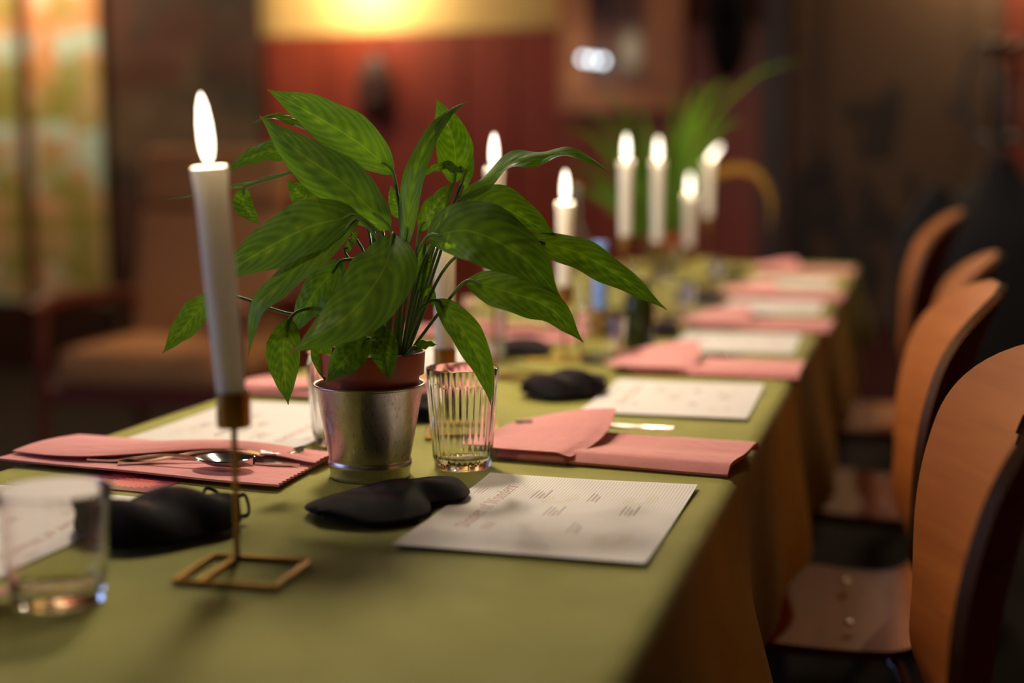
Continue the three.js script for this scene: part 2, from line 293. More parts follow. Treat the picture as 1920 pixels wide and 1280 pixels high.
// ---------------------------------------------------------------- table and cloth
const TX0 = -0.93, TX1 = -0.163, TZ0 = -4.72, TZ1 = -0.32, TY = 0.75;
{
  const t = thing('dining_table', 'long wooden table hidden under the olive cloth', 'table', [(TX0 + TX1) / 2, 0, (TZ0 + TZ1) / 2]);
  const w = TX1 - TX0 - 0.012, d = TZ1 - TZ0 - 0.012;
  mesh('tabletop', rbox(w, 0.03, d, 0.008, 0, TY - 0.004 - 0.015, 0), M.darkWood, t);
  for (const sx of [-1, 1]) for (const sz of [-1, 0, 1]) mesh('leg', box(0.05, TY - 0.036, 0.05, sx * (w / 2 - 0.05), (TY - 0.036) / 2, sz * (d / 2 - 0.06)), M.darkWood, t);
}
{
  const drop = 0.255, R = 0.014, nu = 120, nv = 300;
  const bend = (a, lo, hi) => { // arc-length coordinate a -> [position, drop]
    const over = a < lo ? lo - a : a > hi ? a - hi : 0, s = a < lo ? -1 : 1; if (!over) return [a, 0, 0];
    const q = R * Math.PI / 2; if (over < q) { const t = over / R; return [(s < 0 ? lo : hi) + s * R * Math.sin(t) - s * 0, R * (1 - Math.cos(t)), s]; }
    return [(s < 0 ? lo : hi) + s * R, R + over - q, s];
  };
  const U = []; { const lo = TX0 + R - drop, hi = TX1 - R + drop; for (let i = 0; i <= nu; i++) U.push(lo + (hi - lo) * i / nu); }
  const Wd = []; { const lo = TZ0 + R - drop, hi = TZ1 - R + drop; for (let j = 0; j <= nv; j++) Wd.push(lo + (hi - lo) * j / nv); }
  const g = sheetAll(nu, nv, (u, v) => {
    const a = U[Math.round(u * nu)], b = Wd[Math.round(v * nv)];
    let [x, dx, sx] = bend(a, TX0 + R, TX1 - R), [z, dz, sz] = bend(b, TZ0 + R, TZ1 - R);
    const f = smooth(0.01, drop, dx), fz = smooth(0.01, drop, dz);
    const wob = 0.014 * Math.sin(b * 9.1 + 0.6) + 0.014 * Math.sin(b * 5.3 + 2.0) + 0.009 * Math.sin(b * 17.3) + 0.026;
    x += sx * f * wob; z += sz * fz * (0.02 + 0.012 * Math.sin(a * 11));
    const y = TY - Math.max(dx, dz) + (dx + dz < 0.001 ? 0.0004 * Math.sin(a * 37 + b * 5) * Math.sin(b * 11) : 0);
    return [x, y, z];
  }, -0.003, null, (u, v) => [U[Math.round(u * nu)], Wd[Math.round(v * nv)]]);
  const c = mesh('tablecloth', g, M.cloth, scene); c.userData = { label: 'olive green cloth draped over the long table', category: 'tablecloth' };
}

// ---------------------------------------------------------------- plywood chairs
{
  const prof = new THREE.CatmullRomCurve3([[-0.40, 0.446], [-0.375, 0.456], [-0.30, 0.455], [-0.2, 0.448], [-0.09, 0.442], [-0.03, 0.447], [0.0, 0.472], [0.006, 0.53], [0.013, 0.62], [0.025, 0.72], [0.046, 0.81], [0.066, 0.87], [0.085, 0.914]].map(p => V(p[0], p[1], 0)), false, 'catmullrom', 0.5);
  const pts = prof.getSpacedPoints(90);
  const half = (p) => {
    if (p.x < -0.03 && p.y < 0.5) { const e = p.x + 0.40; return 0.2 * Math.min(1, Math.sqrt(Math.max(0.02, 1 - Math.pow(Math.max(0, 0.1 - e) / 0.1, 2.4)))) * (0.92 + 0.08 * smooth(0, -0.2, p.x)); }
    const y = p.y; if (y < 0.79) return 0.184 - 0.012 * Math.sin(Math.PI * smooth(0.44, 0.79, y)) + 0.018 * smooth(0.52, 0.79, y); return 0.202 * Math.sqrt(Math.max(0.02, 1 - Math.pow((y - 0.79) / 0.126, 3)));
  };
  const sh = sheet(90, 44, (u, v) => {
    const p = pts[Math.round(u * 90)], k = v * 2 - 1, h = half(p), up = smooth(0.46, 0.6, p.y);
    const zz = k * h; return [p.x - up * 1.45 * zz * zz, p.y + (1 - up) * 0.25 * zz * zz, zz];
  }, -0.011, (u, v) => { const p = pts[Math.round(u * 90)], z = (v * 2 - 1) * half(p); return !(Math.pow(z / 0.055, 4) + Math.pow((p.y - 0.835) / 0.014, 4) < 1); }, (u, v) => { const p = pts[Math.round(u * 90)]; return [(v * 2 - 1) * half(p), u * 0.9]; });
  const shell = mergeGeometries([sh.face, sh.wall], true);
  const build = (label, pos, turn, k) => {
    const c = thing('plywood_chair', label, 'chair', pos, turn, 'plywood chairs along the table'); c.scale.setScalar(k);
    mesh('seat_shell', shell, [M.ply, M.plyEdge], c);
    for (const z of [-1, 1]) {
      mesh('leg', tube([[-0.30, 0.437, z * 0.13], [-0.325, 0.40, z * 0.15], [-0.34, 0.2, z * 0.175], [-0.35, 0.0, z * 0.19]], 0.010, 24, 10), M.chrome, c);
      mesh('leg', tube([[-0.06, 0.428, z * 0.12], [-0.03, 0.395, z * 0.145], [0.0, 0.2, z * 0.17], [0.03, 0.0, z * 0.19]], 0.010, 24, 10), M.chrome, c);
      mesh('seat_rail', rod([-0.31, 0.432, z * 0.13], [-0.05, 0.424, z * 0.12], 0.010), M.chrome, c);
      for (const [x, y] of [[-0.25, 0.4545], [-0.1, 0.4465]]) { const g = new THREE.SphereGeometry(0.007, 10, 8); g.scale(1, 0.5, 1); g.translate(x, y + 0.0115, z * 0.1); mesh('rivet', g, M.steel, c); }
    }
    return c;
  };
  build('plywood chair nearest the camera at the right edge', [0.056, 0, -1.32], 0.07, 1);
  build('plywood chair second from the camera with handle slot', [0.028, 0, -2.02], 0.07, 1);
  build('plywood chair third from the camera, mostly hidden behind the second', [0.066, 0, -2.74], 0.02, 1);
  build('orange lit plywood chair farthest along the table, back turned dark', [0.018, 0, -3.46], 0.03, 1.06);
}
// coat stand with black coats
{
  const c = thing('coat_stand', 'black bentwood coat stand in the dark corner behind the chairs', 'coat stand', [0.30, 0, -5.4]);
  mesh('pole', rod([0, 0.02, 0], [0, 1.42, 0], 0.018), M.bentwood, c);
  for (let i = 0; i < 4; i++) { const a = i * Math.PI / 2 + 0.4, x = Math.cos(a), z = Math.sin(a); mesh('leg', tube([[0.02 * x, 0.3, 0.02 * z], [0.12 * x, 0.25, 0.12 * z], [0.2 * x, 0.1, 0.2 * z], [0.26 * x, 0.012, 0.26 * z]], 0.012, 16, 8), M.bentwood, c); mesh('hook', tube([[0.02 * x, 1.15, 0.02 * z], [0.11 * x, 1.2, 0.11 * z], [0.15 * x, 1.38, 0.15 * z], [0.08 * x, 1.5, 0.08 * z], [0.02 * x, 1.46, 0.02 * z]], 0.012, 24, 8), M.bentwood, c); }
  const k = thing('black_coat', 'black coat hanging on the coat stand at the right', 'coat', [0.30, 0, -5.4]);
  const g = sheetAll(48, 24, (u, v) => { const a = u * Math.PI * 2, h = 1.1 - v * 0.85, r = 0.04 + 0.24 * smooth(0, 0.35, v) + 0.02 * Math.sin(a * 7 + v * 2) * smooth(0.1, 1, v); return [r * Math.cos(a) * 1.15, h, r * Math.sin(a) * 0.75]; }, 0.012);
  mesh('body', g, M.coat, k);
  for (const s of [-1, 1]) mesh('sleeve', tube([[s * 0.2, 0.98, 0.02], [s * 0.3, 0.8, 0.06], [s * 0.31, 0.55, 0.08], [s * 0.29, 0.4, 0.1]], 0.055, 24, 12), M.coat, k);
}
// armchair
{
  const a = thing('armchair', 'brown upholstered wooden armchair standing behind the table', 'armchair', [-2.55, 0, -4.62], 0.1);
  const w = 0.64;
  mesh('seat_cushion', rbox(0.60, 0.13, 0.62, 0.045, 0, 0.385, 0.08), M.upholstery, a);
  const b = rbox(0.58, 0.50, 0.11, 0.045, 0, 0.25, 0); b.rotateX(-0.24); b.translate(0, 0.42, -0.24); mesh('back_cushion', b, M.upholstery, a);
  const h = rbox(0.58, 0.23, 0.115, 0.045, 0, 0.62, 0.004); h.rotateX(-0.24); h.translate(0, 0.42, -0.24); mesh('head_cushion', h, M.upholstery, a);
  const bf = mergeGeometries([-1, 1].map(s => { const g = rbox(0.035, 0.80, 0.035, 0.01, s * 0.30, 0.36, -0.075); g.rotateX(-0.24); g.translate(0, 0.42, -0.24); return g; })); mesh('back_frame', bf, M.frameWood, a);
  for (const s of [-1, 1]) {
    const x = s * (w / 2 + 0.03);
    mesh('armrest', tube([[x, 0.575, -0.36], [x, 0.59, -0.1], [x + s * 0.02, 0.60, 0.2], [x + s * 0.01, 0.575, 0.42]], 0.027, 24, 10), M.frameWood, a);
    mesh('leg', rod([x, 0, 0.38], [x, 0.585, 0.36], 0.018, 0.023), M.frameWood, a); mesh('leg', rod([x, 0, -0.42], [x, 0.57, -0.32], 0.018, 0.023), M.frameWood, a);
    mesh('side_rail', rbox(0.03, 0.06, 0.76, 0.01, x, 0.30, 0), M.frameWood, a);
  }
  mesh('front_rail', rbox(w + 0.04, 0.06, 0.03, 0.01, 0, 0.29, 0.36), M.frameWood, a); mesh('rear_rail', rbox(w + 0.04, 0.06, 0.03, 0.01, 0, 0.29, -0.34), M.frameWood, a);
}

// ---------------------------------------------------------------- candles and holders
function holder(label, x, z, turn, h, group) {                    // brass wire rectangle, rod and cup; h is the height of the cup's floor
  const o = thing('candle_holder', label, 'candle holder', [x, TY, z], turn, group), r = 0.0026, w = 0.082, d = 0.074;
  const bar = (a, b) => rod(a, b, r, r, 8), y = r + 0.0006;
  mesh('base_frame', mergeGeometries([bar([-0.02, y, 0], [w - 0.02, y, 0]), bar([-0.02, y, d], [w - 0.02, y, d]), bar([-0.02, y, 0], [-0.02, y, d]), bar([w - 0.02, y, 0], [w - 0.02, y, d]), bar([0, y, 0], [0, y, d])]), M.brass, o);
  mesh('rod', rod([0, y, 0], [0, h, 0], r), M.brass, o);
  mesh('cup', lathe([[0.0005, h - 0.001], [0.0128, h - 0.001], [0.0138, h + 0.001], [0.0138, h + 0.028], [0.0128, h + 0.028], [0.0122, h + 0.003], [0.0005, h + 0.003]], 32), M.brass, o);
  return o;
}
function candle(label, x, y, z, len, lean, flameTilt, group, lit = true, mat = M.wax, fh = 0.05) {
  const o = thing('taper_candle', label, 'candle', [x, y, z], 0, group), r = 0.0116, r2 = 0.0134;
  o.rotation.order = 'YXZ'; o.rotation.set(0, YAW, lean);
  const R = (k) => r + (r2 - r) * k;
  mesh('wax_body', lathe([[0.0005, 0], [r, 0], [r, 0.026], [R(0.15), 0.04], [R(0.5), len * 0.5], [r2 - 0.0003, len * 0.90], [r2 + 0.0007, len - 0.010], [r2 + 0.0012, len - 0.005], [r2 + 0.0007, len - 0.001], [r2 - 0.001, len], [r2 - 0.004, len - 0.003], [0.003, len - 0.0055], [0.0005, len - 0.006]], 40), mat, o);
  const w = mesh('wick', tube([[0, len - 0.006, 0], [0.0004, len + 0.002, 0], [0.002, len + 0.008, 0]], 0.0009, 8, 6), M.wick, o);
  if (lit) {
    const g = lathe([[0.0002, 0], [0.0040, 0.003], [0.0058, 0.009], [0.0064, 0.016], [0.0060, 0.026], [0.0045, 0.036], [0.0023, 0.043], [0.0002, 0.046]].map(p => [p[0], p[1] * fh / 0.046]), 24);
    g.rotateZ(flameTilt); g.translate(0, len + 0.002, 0); mesh('flame', g, M.flame, w);
    const L = new THREE.PointLight(FLAME, CANDLE, 0, 2); L.position.set(-Math.sin(flameTilt) * fh * 0.45, len + 0.002 + fh * 0.45 * Math.cos(flameTilt), 0); L.shadow.radius = 0.3; o.add(L);
  }
  return o;
}
const gC = 'lit taper candles down the table', gH = 'brass candle holders down the table';
const place = (what, x, z, top, turn, lean = 0, tilt = 0, len = 0.15) => {
  const h = top - TY - len - 0.003 + 0.0;
  holder('brass wire holder under ' + what, x, z, turn, h, gH);
  candle(what, x, TY + h + 0.0034, z, len, lean, tilt, gC, true);
};
holder('brass wire holder with rectangular base nearest the camera', -0.522, -1.028, 0.06, 0.112, gH);
candle('tall white candle nearest the camera, leaning left', -0.522, TY + 0.1154, -1.028, 0.205, 0.072, 0.02, gC, true, M.wax, 0.056);
place('the lit candle hidden behind the peace lily leaves', -0.543, -1.63, 0.975, 0.3, 0, 0, 0.15);
place('the tall lit candle just right of the peace lily', -0.607, -2.06, 1.066, 1.2, 0, 0, 0.2);
place('the short lit candle right of the peace lily, above a leaf', -0.543, -2.25, 1.011, 3.3, 0, 0, 0.16);
place('the left candle of the far pair of equal height', -0.54, -2.74, 1.079, 3.6, 0, 0, 0.17);
place('the right candle of the far pair of equal height', -0.54, -3.1, 1.08, 0.2, 0, 0, 0.2);
place('the short far candle in front of the flickering one', -0.53, -3.5, 1.0, 0.7, 0, 0, 0.15);
place('the small lit candle glimpsed between the far pair', -0.78, -4.3, 0.995, 0.1, 0, 0, 0.12);
place('the farthest candle with a flame blown sideways', -0.52, -3.75, 1.084, 0.1, 0, -0.7, 0.17);
holder('low brass holder under the pale blue candle', -0.545, -2.53, 3.4, 0.02, gH);
candle('short pale blue unlit candle between the white ones', -0.545, TY + 0.0234, -2.53, 0.16, 0, 0, 'candles down the table', false, M.blueWax);

// ---------------------------------------------------------------- glasses
function tumblerGeo(rb, rt, h, ribs) {
  const nU = 144, P = [], idx = [];
  const prof = [[0.0001, 0.002, 0], [rb * 0.75, 0.0018, 0], [rb * 0.94, 0, 0], [rb, 0.002, 0], [rb + 0.0004, 0.008, 0], [rb + (rt - rb) * 0.12, 0.012, 1], [rb + (rt - rb) * 0.4, h * 0.4, 1], [rb + (rt - rb) * 0.82, h * 0.82, 1], [rb + (rt - rb) * 0.88, h * 0.87, 0], [rt, h - 0.001, 0], [rt - 0.0008, h, 0], [rt - 0.002, h - 0.001, 0], [rb + (rt - rb) * 0.85 - 0.0028, h * 0.85, 0], [rb + (rt - rb) * 0.4 - 0.003, h * 0.4, 0], [rb - 0.0025, 0.016, 0], [rb * 0.85, 0.012, 0], [rb * 0.4, 0.0105, 0], [0.0001, 0.010, 0]];
  for (const [r, y, k] of prof) for (let i = 0; i <= nU; i++) { const a = i / nU * 2 * Math.PI, q = r + (k && ribs ? 0.0009 * Math.abs(Math.cos(a * ribs / 2)) : 0); P.push(q * Math.cos(a), y, q * Math.sin(a)); }
  for (let j = 0; j < prof.length - 1; j++) for (let i = 0; i < nU; i++) { const a = j * (nU + 1) + i, b = a + nU + 1; idx.push(a, b, a + 1, b, b + 1, a + 1); }
  const g = new THREE.BufferGeometry(); g.setAttribute('position', new THREE.Float32BufferAttribute(P, 3)); g.setIndex(idx); g.computeVertexNormals(); return g;
}
const ribbed = tumblerGeo(0.0300, 0.0388, 0.108, 32), plain = tumblerGeo(0.0335, 0.0420, 0.085, 0);
function glass(label, x, z, g = ribbed) { const o = mesh(numbered('drinking_glass'), g, M.glass, scene); o.position.set(x, TY + 0.0006, z); o.userData = { label, category: 'glass', group: 'drinking glasses on the table' }; return o; }
glass('ribbed glass tumbler standing right of the metal plant pot', -0.455, -1.424);
glass('glass tumbler half hidden behind the metal plant pot', -0.632, -1.512);
glass('blurred glass tumbler at the near left, beside the candle holder', -0.600, -0.893, plain);
glass('glass tumbler behind the drooping leaf and ribbed glass', -0.665, -2.2);
glass('glass tumbler below the pale blue candle', -0.482, -2.25, plain);
glass('glass tumbler at the third place setting', -0.47, -2.93, plain);
glass('glass tumbler in front of the far plant', -0.60, -3.0);
glass('glass tumbler farthest down the table', -0.5, -3.62, plain);
{
  const o = mesh('glass_carafe', lathe([[0.0005, 0], [0.036, 0], [0.04, 0.004], [0.041, 0.13], [0.036, 0.17], [0.018, 0.215], [0.0165, 0.27], [0.02, 0.285], [0.018, 0.286], [0.0142, 0.27], [0.0155, 0.215], [0.033, 0.168], [0.038, 0.13], [0.037, 0.008], [0.0005, 0.006]], 48), M.glass, scene);
  o.position.set(-0.63, TY + 0.0006, -2.66); o.userData = { label: 'tall clear glass carafe behind the short lit candle', category: 'carafe' };
  const b = mesh('green_jar', lathe([[0.0005, 0], [0.023, 0], [0.026, 0.003], [0.027, 0.075], [0.022, 0.095], [0.0155, 0.105], [0.0155, 0.118], [0.018, 0.12], [0.0165, 0.123], [0.013, 0.12], [0.0125, 0.104], [0.019, 0.094], [0.024, 0.074], [0.0235, 0.005], [0.0005, 0.004]], 40), M.greenGlass, scene);
  b.position.set(-0.455, TY + 0.0006, -2.44); b.userData = { label: 'small dark green glass jar right of the pale blue candle', category: 'jar' };
}

// ---------------------------------------------------------------- menus
function menuTexture(v) {
  const c = document.createElement('canvas'); c.width = 1024; c.height = 740; const g = c.getContext('2d');   // long side along x
  g.fillStyle = '#ebe4de'; g.fillRect(0, 0, 1024, 740);
  g.strokeStyle = 'rgba(130,90,80,0.42)'; g.lineWidth = 2.2; for (let y = 14; y < 735; y += 11) { g.beginPath(); g.moveTo(14, y); g.lineTo(1010, y); g.stroke(); }
  g.fillStyle = 'rgba(150,84,70,0.85)'; g.font = 'italic 66px serif'; g.textAlign = 'center'; g.fillText('Dinner of Wonders', 560, 150 + 8 * v);
  g.fillStyle = 'rgba(150,100,84,0.6)'; for (let k = 0; k < 3; k++) { g.fillRect(250, 190 + 12 * k, 90, 4); g.fillRect(720, 30 + 12 * k, 90, 4); }
  g.fillStyle = 'rgba(125,96,86,0.75)';
  for (const [x, y, n] of [[700, 230, 4], [470, 330, 4], [700, 420, 3], [280, 450, 3], [540, 560, 4]]) for (let k = 0; k < n; k++) { g.fillRect(x + 10 * (k % 2), y + k * 14, 130 - 22 * (k % 3), 5); }
  g.strokeStyle = 'rgba(196,172,110,0.55)'; g.lineWidth = 3; for (const [x, y] of [[720, 330], [760, 590], [250, 600]]) for (let k = 0; k < 4; k++) { g.beginPath(); g.ellipse(x, y, 40 + 14 * k, 22 + 9 * k, 0.3, 0, 5); g.stroke(); }
  const t = new THREE.CanvasTexture(c); t.colorSpace = THREE.SRGBColorSpace; return t;
}
const menuMats = [0, 1].map(v => std({ map: menuTexture(v), roughness: 0.8 }));
const menuGeo = sheetAll(24, 18, (u, v) => [(v - 0.5) * 0.216, 0.0014 + 0.0008 * Math.sin(u * 5) * Math.sin(v * 4) + 0.0015 * Math.pow(Math.abs(u * 2 - 1), 6), (0.5 - u) * 0.292], 0.0006, null, (u, v) => [u, 1 - v]);
function menu(label, x, z, turn, k = 0) { const m = mesh(numbered('menu_sheet'), menuGeo, menuMats[k], scene); m.position.set(x, TY + 0.0008, z); m.rotation.y = turn; m.userData = { label, category: 'menu', group: 'printed menus at the place settings' }; return m; }
menu('printed menu sheet in focus beside the black eye mask', -0.306, -1.243, 0.0);
menu('printed menu sheet at the second right hand place', -0.305, -1.925, 0.02, 1);
menu('printed menu sheet at the third right hand place', -0.30, -2.575, 0.02);
menu('printed menu sheet at the fourth right hand place', -0.30, -3.245, 0.0, 1);
menu('printed menu sheet at the farthest right hand place', -0.31, -3.94, 0.02);
menu('blurred menu sheet seen through the near left glass', -0.775, -1.05, Math.PI - 0.06);
menu('printed menu sheet behind the near candle, left of the plant pot', -0.772, -1.59, Math.PI + 0.02, 1);
menu('printed menu sheet at the third left hand place', -0.775, -2.22, Math.PI);

// ---------------------------------------------------------------- pink napkins
const wav = (x, z) => 0.0007 * Math.sin(x * 26 + z * 21) + 0.0006 * Math.sin(x * 13 - z * 30);
function napkinRight() {
  const lower = sheetAll(40, 16, (u, v) => { const x = -0.128 + 0.256 * u, z = 0.074 - 0.148 * v, e = Math.min(v, 1 - v) * 16; return [x + 0.004 * v, 0.0085 * smooth(0, 1.6, e + 0.25) + wav(x, z) * 0.6 + 0.0012 * Math.sin(v * 9), z + 0.0008 * Math.sin(x * 20)]; }, 0.0045);
  const flap = sheetAll(36, 16, (u, v) => {                         // turned over top layer with a raised diagonal fold
    const xr = -0.042 + 0.012 * Math.sin(v * 3.1), x = -0.165 + (xr + 0.165) * u, z = 0.076 - 0.165 * v;
    return [x, 0.0105 + wav(x, z) + 0.030 * Math.pow(v, 1.3) * Math.pow(u, 1.6) * (1 - 0.3 * u) + 0.005 * Math.sin(u * 3) * v - 0.004 * smooth(0.85, 1, u) * (1 - v), z];
  }, 0.0012);
  return [lower, flap];
}
const [nrA, nrB] = napkinRight(), gN = 'pink napkins at the place settings';
function napR(label, x, z, turn) { const o = thing('napkin', label, 'napkin', [x, TY + 0.0046, z], turn, gN); mesh('lower_fold', nrA, M.pink, o); mesh('top_flap', nrB, M.pink, o); return o; }
napR('folded pink napkin beyond the ribbed glass and sharp menu', -0.296, -1.53, -0.09);
napR('folded pink napkin at the second right hand place', -0.287, -2.215, 0.03);
napR('folded pink napkin at the third right hand place', -0.275, -2.845, 0.0);
napR('folded pink napkin at the fourth right hand place', -0.285, -3.51, 0.04);
napR('folded pink napkin at the far end of the table', -0.295, -4.32, 0.03);
function napkinLeft() {
  const jag = (v) => 0.0035 * Math.abs(((v * 16) % 1) * 2 - 1);
  const lower = sheetAll(48, 32, (u, v) => { const w = 0.345 - 0.02 * v, x = -w / 2 + w * u + (u === 1 ? jag(v) : 0) - 0.006 * v, z = 0.072 - 0.142 * v + 0.022 * u * (1 - v); return [x, 0.0042 + 0.6 * wav(x, z) + 0.002 * smooth(0.8, 0, v), z]; }, 0.0022);
  const flap = sheetAll(48, 24, (u, v) => { const w = 0.338, front = 0.05 - 0.055 * smooth(0.25, 0.75, u) + 0.012 * Math.sin(u * 7), x = -w / 2 + w * u + (u === 1 ? jag(v) : 0), z = front + (-0.072 - front) * v; return [x, 0.0075 + wav(x, z) + 0.012 * Math.sin(Math.PI * clamp(v, 0, 1) * 0.9 + 0.6) * (0.35 + 0.65 * Math.sin(Math.PI * u)), z]; }, 0.0012);
  return [lower, flap];
}
const [nlA, nlB] = napkinLeft();
function napL(label, x, z, turn) { const o = thing('napkin', label, 'napkin', [x, TY + 0.0022, z], turn, gN); mesh('lower_fold', nlA, M.pink, o); mesh('top_flap', nlB, M.pink, o); return o; }
napL('pink napkin with cutlery tucked in, left of the plant pot', -0.765, -1.362, -0.04);
napL('blurred pink napkin at the lower left corner', -0.795, -0.80, 0.1);
napL('pink napkin behind the left menu and hanging leaf', -0.75, -1.86, 0.02);
napL('pink napkin on the left far side behind the glasses', -0.755, -2.55, 0.0);
// ---------------------------------------------------------------- cutlery
function cutlery(kind, label, pos, turn, tilt = 0) {
  const o = thing(kind === 'knife' ? 'table_knife' : kind === 'fork' ? 'table_fork' : 'table_spoon', label, kind, pos, turn, 'steel cutlery on the table'); o.rotation.order = 'YXZ'; o.rotation.z = tilt;
  const L = 0.19, hw = (t) => kind === 'knife' ? (t < 0.5 ? 0.0065 - 0.001 * t : 0.0075 - 0.0075 * Math.pow(Math.max(0, (t - 0.82) / 0.18), 2)) : 0.0062 * (1 - smooth(0, 0.5, t)) + 0.0022 + 0.0;
  const arch = (t) => kind === 'knife' ? 0.002 : 0.003 + 0.009 * Math.sin(Math.PI * smooth(0.1, 0.95, t));
  mesh('handle', sheetAll(40, 4, (u, v) => [-L / 2 + L * (kind === 'knife' ? 1 : 0.68) * u, arch(u * (kind === 'knife' ? 1 : 0.68)), -(v * 2 - 1) * hw(u * (kind === 'knife' ? 1 : 0.72))], 0.002), M.steel, o);
  const x0 = -L / 2 + L * 0.66;
  if (kind === 'spoon') mesh('bowl', sheetAll(24, 12, (u, v) => { const k = v * 2 - 1, w = 0.021 * Math.sqrt(Math.max(0.015, 1 - Math.pow(u * 2 - 1, 2))); return [x0 + 0.066 * u, 0.012 - 0.008 * smooth(0, 0.4, u) * (1 - k * k) + 0.002 * smooth(0.7, 1, u), -k * w]; }, 0.0014), M.steel, o);
  if (kind === 'fork') {
    mesh('neck', sheetAll(12, 8, (u, v) => [x0 + 0.025 * u, arch(0.66) - 0.003 * u, -(v * 2 - 1) * (0.003 + 0.009 * smooth(0, 0.8, u))], 0.0016), M.steel, o);
    for (let k = 0; k < 4; k++) mesh('tine', tube([[x0 + 0.022, 0.008, -0.0098 + 0.0065 * k], [x0 + 0.045, 0.006, -0.0098 + 0.0065 * k], [x0 + 0.068, 0.010, -0.0098 + 0.0065 * k]], 0.0013, 10, 6), M.steel, o);
  }
  return o;
}
cutlery('spoon', 'steel spoon lying on the left pink napkin', [-0.742, TY + 0.0085, -1.314], -0.02);
cutlery('fork', 'steel fork crossing the left pink napkin toward the pot', [-0.712, TY + 0.0085, -1.346], 0.45);
cutlery('knife', 'steel knife with its blade on the left pink napkin', [-0.705, TY + 0.0085, -1.352], -0.04);
cutlery('knife', 'steel knife beyond the right folded pink napkin', [-0.352, TY + 0.0185, -1.604], Math.PI + 0.02).scale.z = 1.7;
cutlery('fork', 'steel fork beside the second right hand napkin', [-0.36, TY + 0.0024, -2.33], 0.03);
cutlery('spoon', 'steel spoon beyond the third right hand napkin', [-0.36, TY + 0.0024, -2.955], 0.03);
// postcard under the napkin
{ const g = box(0.105, 0.0012, 0.075); const c = mesh('postcard', g, M.card, scene); c.position.set(-0.762, TY + 0.0012, -1.264); c.rotation.y = -0.12; c.userData = { label: 'purple flower postcard poking out under the left napkin', category: 'postcard' }; }

// ---------------------------------------------------------------- eye masks
function maskGeo(bow, wob, notch = 0.026) {
  const nu = 40, nv = 20, Lh = 0.088;
  return sheetAll(nu, nv, (u, v) => {
    const a = u * 2 - 1, e = Math.sqrt(Math.max(0.004, 1 - Math.pow(Math.abs(a), 3.2)));
    const top = 0.050 * e * (1 - 0.22 * a), bot = -0.060 * e * (1 - 0.22 * a) + notch * Math.exp(-Math.pow((a - 0.22) / 0.22, 2)), z = bot + (top - bot) * v, k = v * 2 - 1;
    return [a * Lh, 0.004 + bow * (0.55 + 0.45 * Math.cos(a * 1.35)) * (1 - Math.pow(Math.abs(k), 2.6)) + 0.006 * (1 - k * k) * e + wob * 0.004 * Math.sin(a * 7 + k * 3) * e * (1 - k * k), -z];
  }, 0.004, null, (u, v) => [u * 0.21, v * 0.09]);
}
const masks = [maskGeo(0.008, 0.3, 0.022), maskGeo(0.018, 1.0, 0.002), maskGeo(0.014, -1)];
const strapGeo = tube([[-0.05, 0.004, 0.0], [-0.03, 0.0035, 0.02], [0.02, 0.0035, 0.03], [0.05, 0.0035, 0.028], [0.07, 0.004, 0.015], [0.06, 0.006, 0.0]], 0.003, 40, 6);
const loopGeo = tube([[0.055, 0.008, -0.03], [0.066, 0.019, -0.046], [0.08, 0.014, -0.042], [0.078, 0.0035, -0.03], [0.09, 0.012, -0.022], [0.1, 0.016, -0.014], [0.098, 0.004, 0.0], [0.08, 0.004, 0.004]], 0.0017, 50, 6);
function mask(label, x, z, turn, k, loops) {
  const o = thing('eye_mask', label, 'eye mask', [x, TY + 0.0045, z], turn, 'black eye masks at the place settings');
  mesh('mask_body', masks[k], M.black, o); if (loops) mesh('ear_loop', loopGeo, M.strap, o); else mesh('strap', strapGeo, M.strap, o); return o;
}
mask('black satin eye mask in focus between the pot and the menu', -0.464, -1.232, 1.12, 0, false);
mask('crumpled black mask with ear loops left of the near candle', -0.622, -1.085, 0.8, 1, true).scale.set(0.8, 1.2, 0.9);
mask('black eye mask at the second right hand place', -0.462, -1.915, 0.7, 1, true).scale.set(0.72, 1.1, 0.85);
mask('black eye mask at the third right hand place', -0.49, -2.62, 0.7, 2, false);
mask('black eye mask at the fourth right hand place', -0.47, -3.32, 1.2, 0, false);
mask('black eye mask at the farthest right hand place', -0.50, -4.02, 1.2, 2, false);
mask('black eye mask glimpsed between the pot and the ribbed glass', -0.60, -1.70, 1.6, 2, false).scale.set(0.6, 1, 0.6);
mask('black eye mask on the left side beyond the ribbed glass', -0.65, -2.36, 1.7, 0, false);

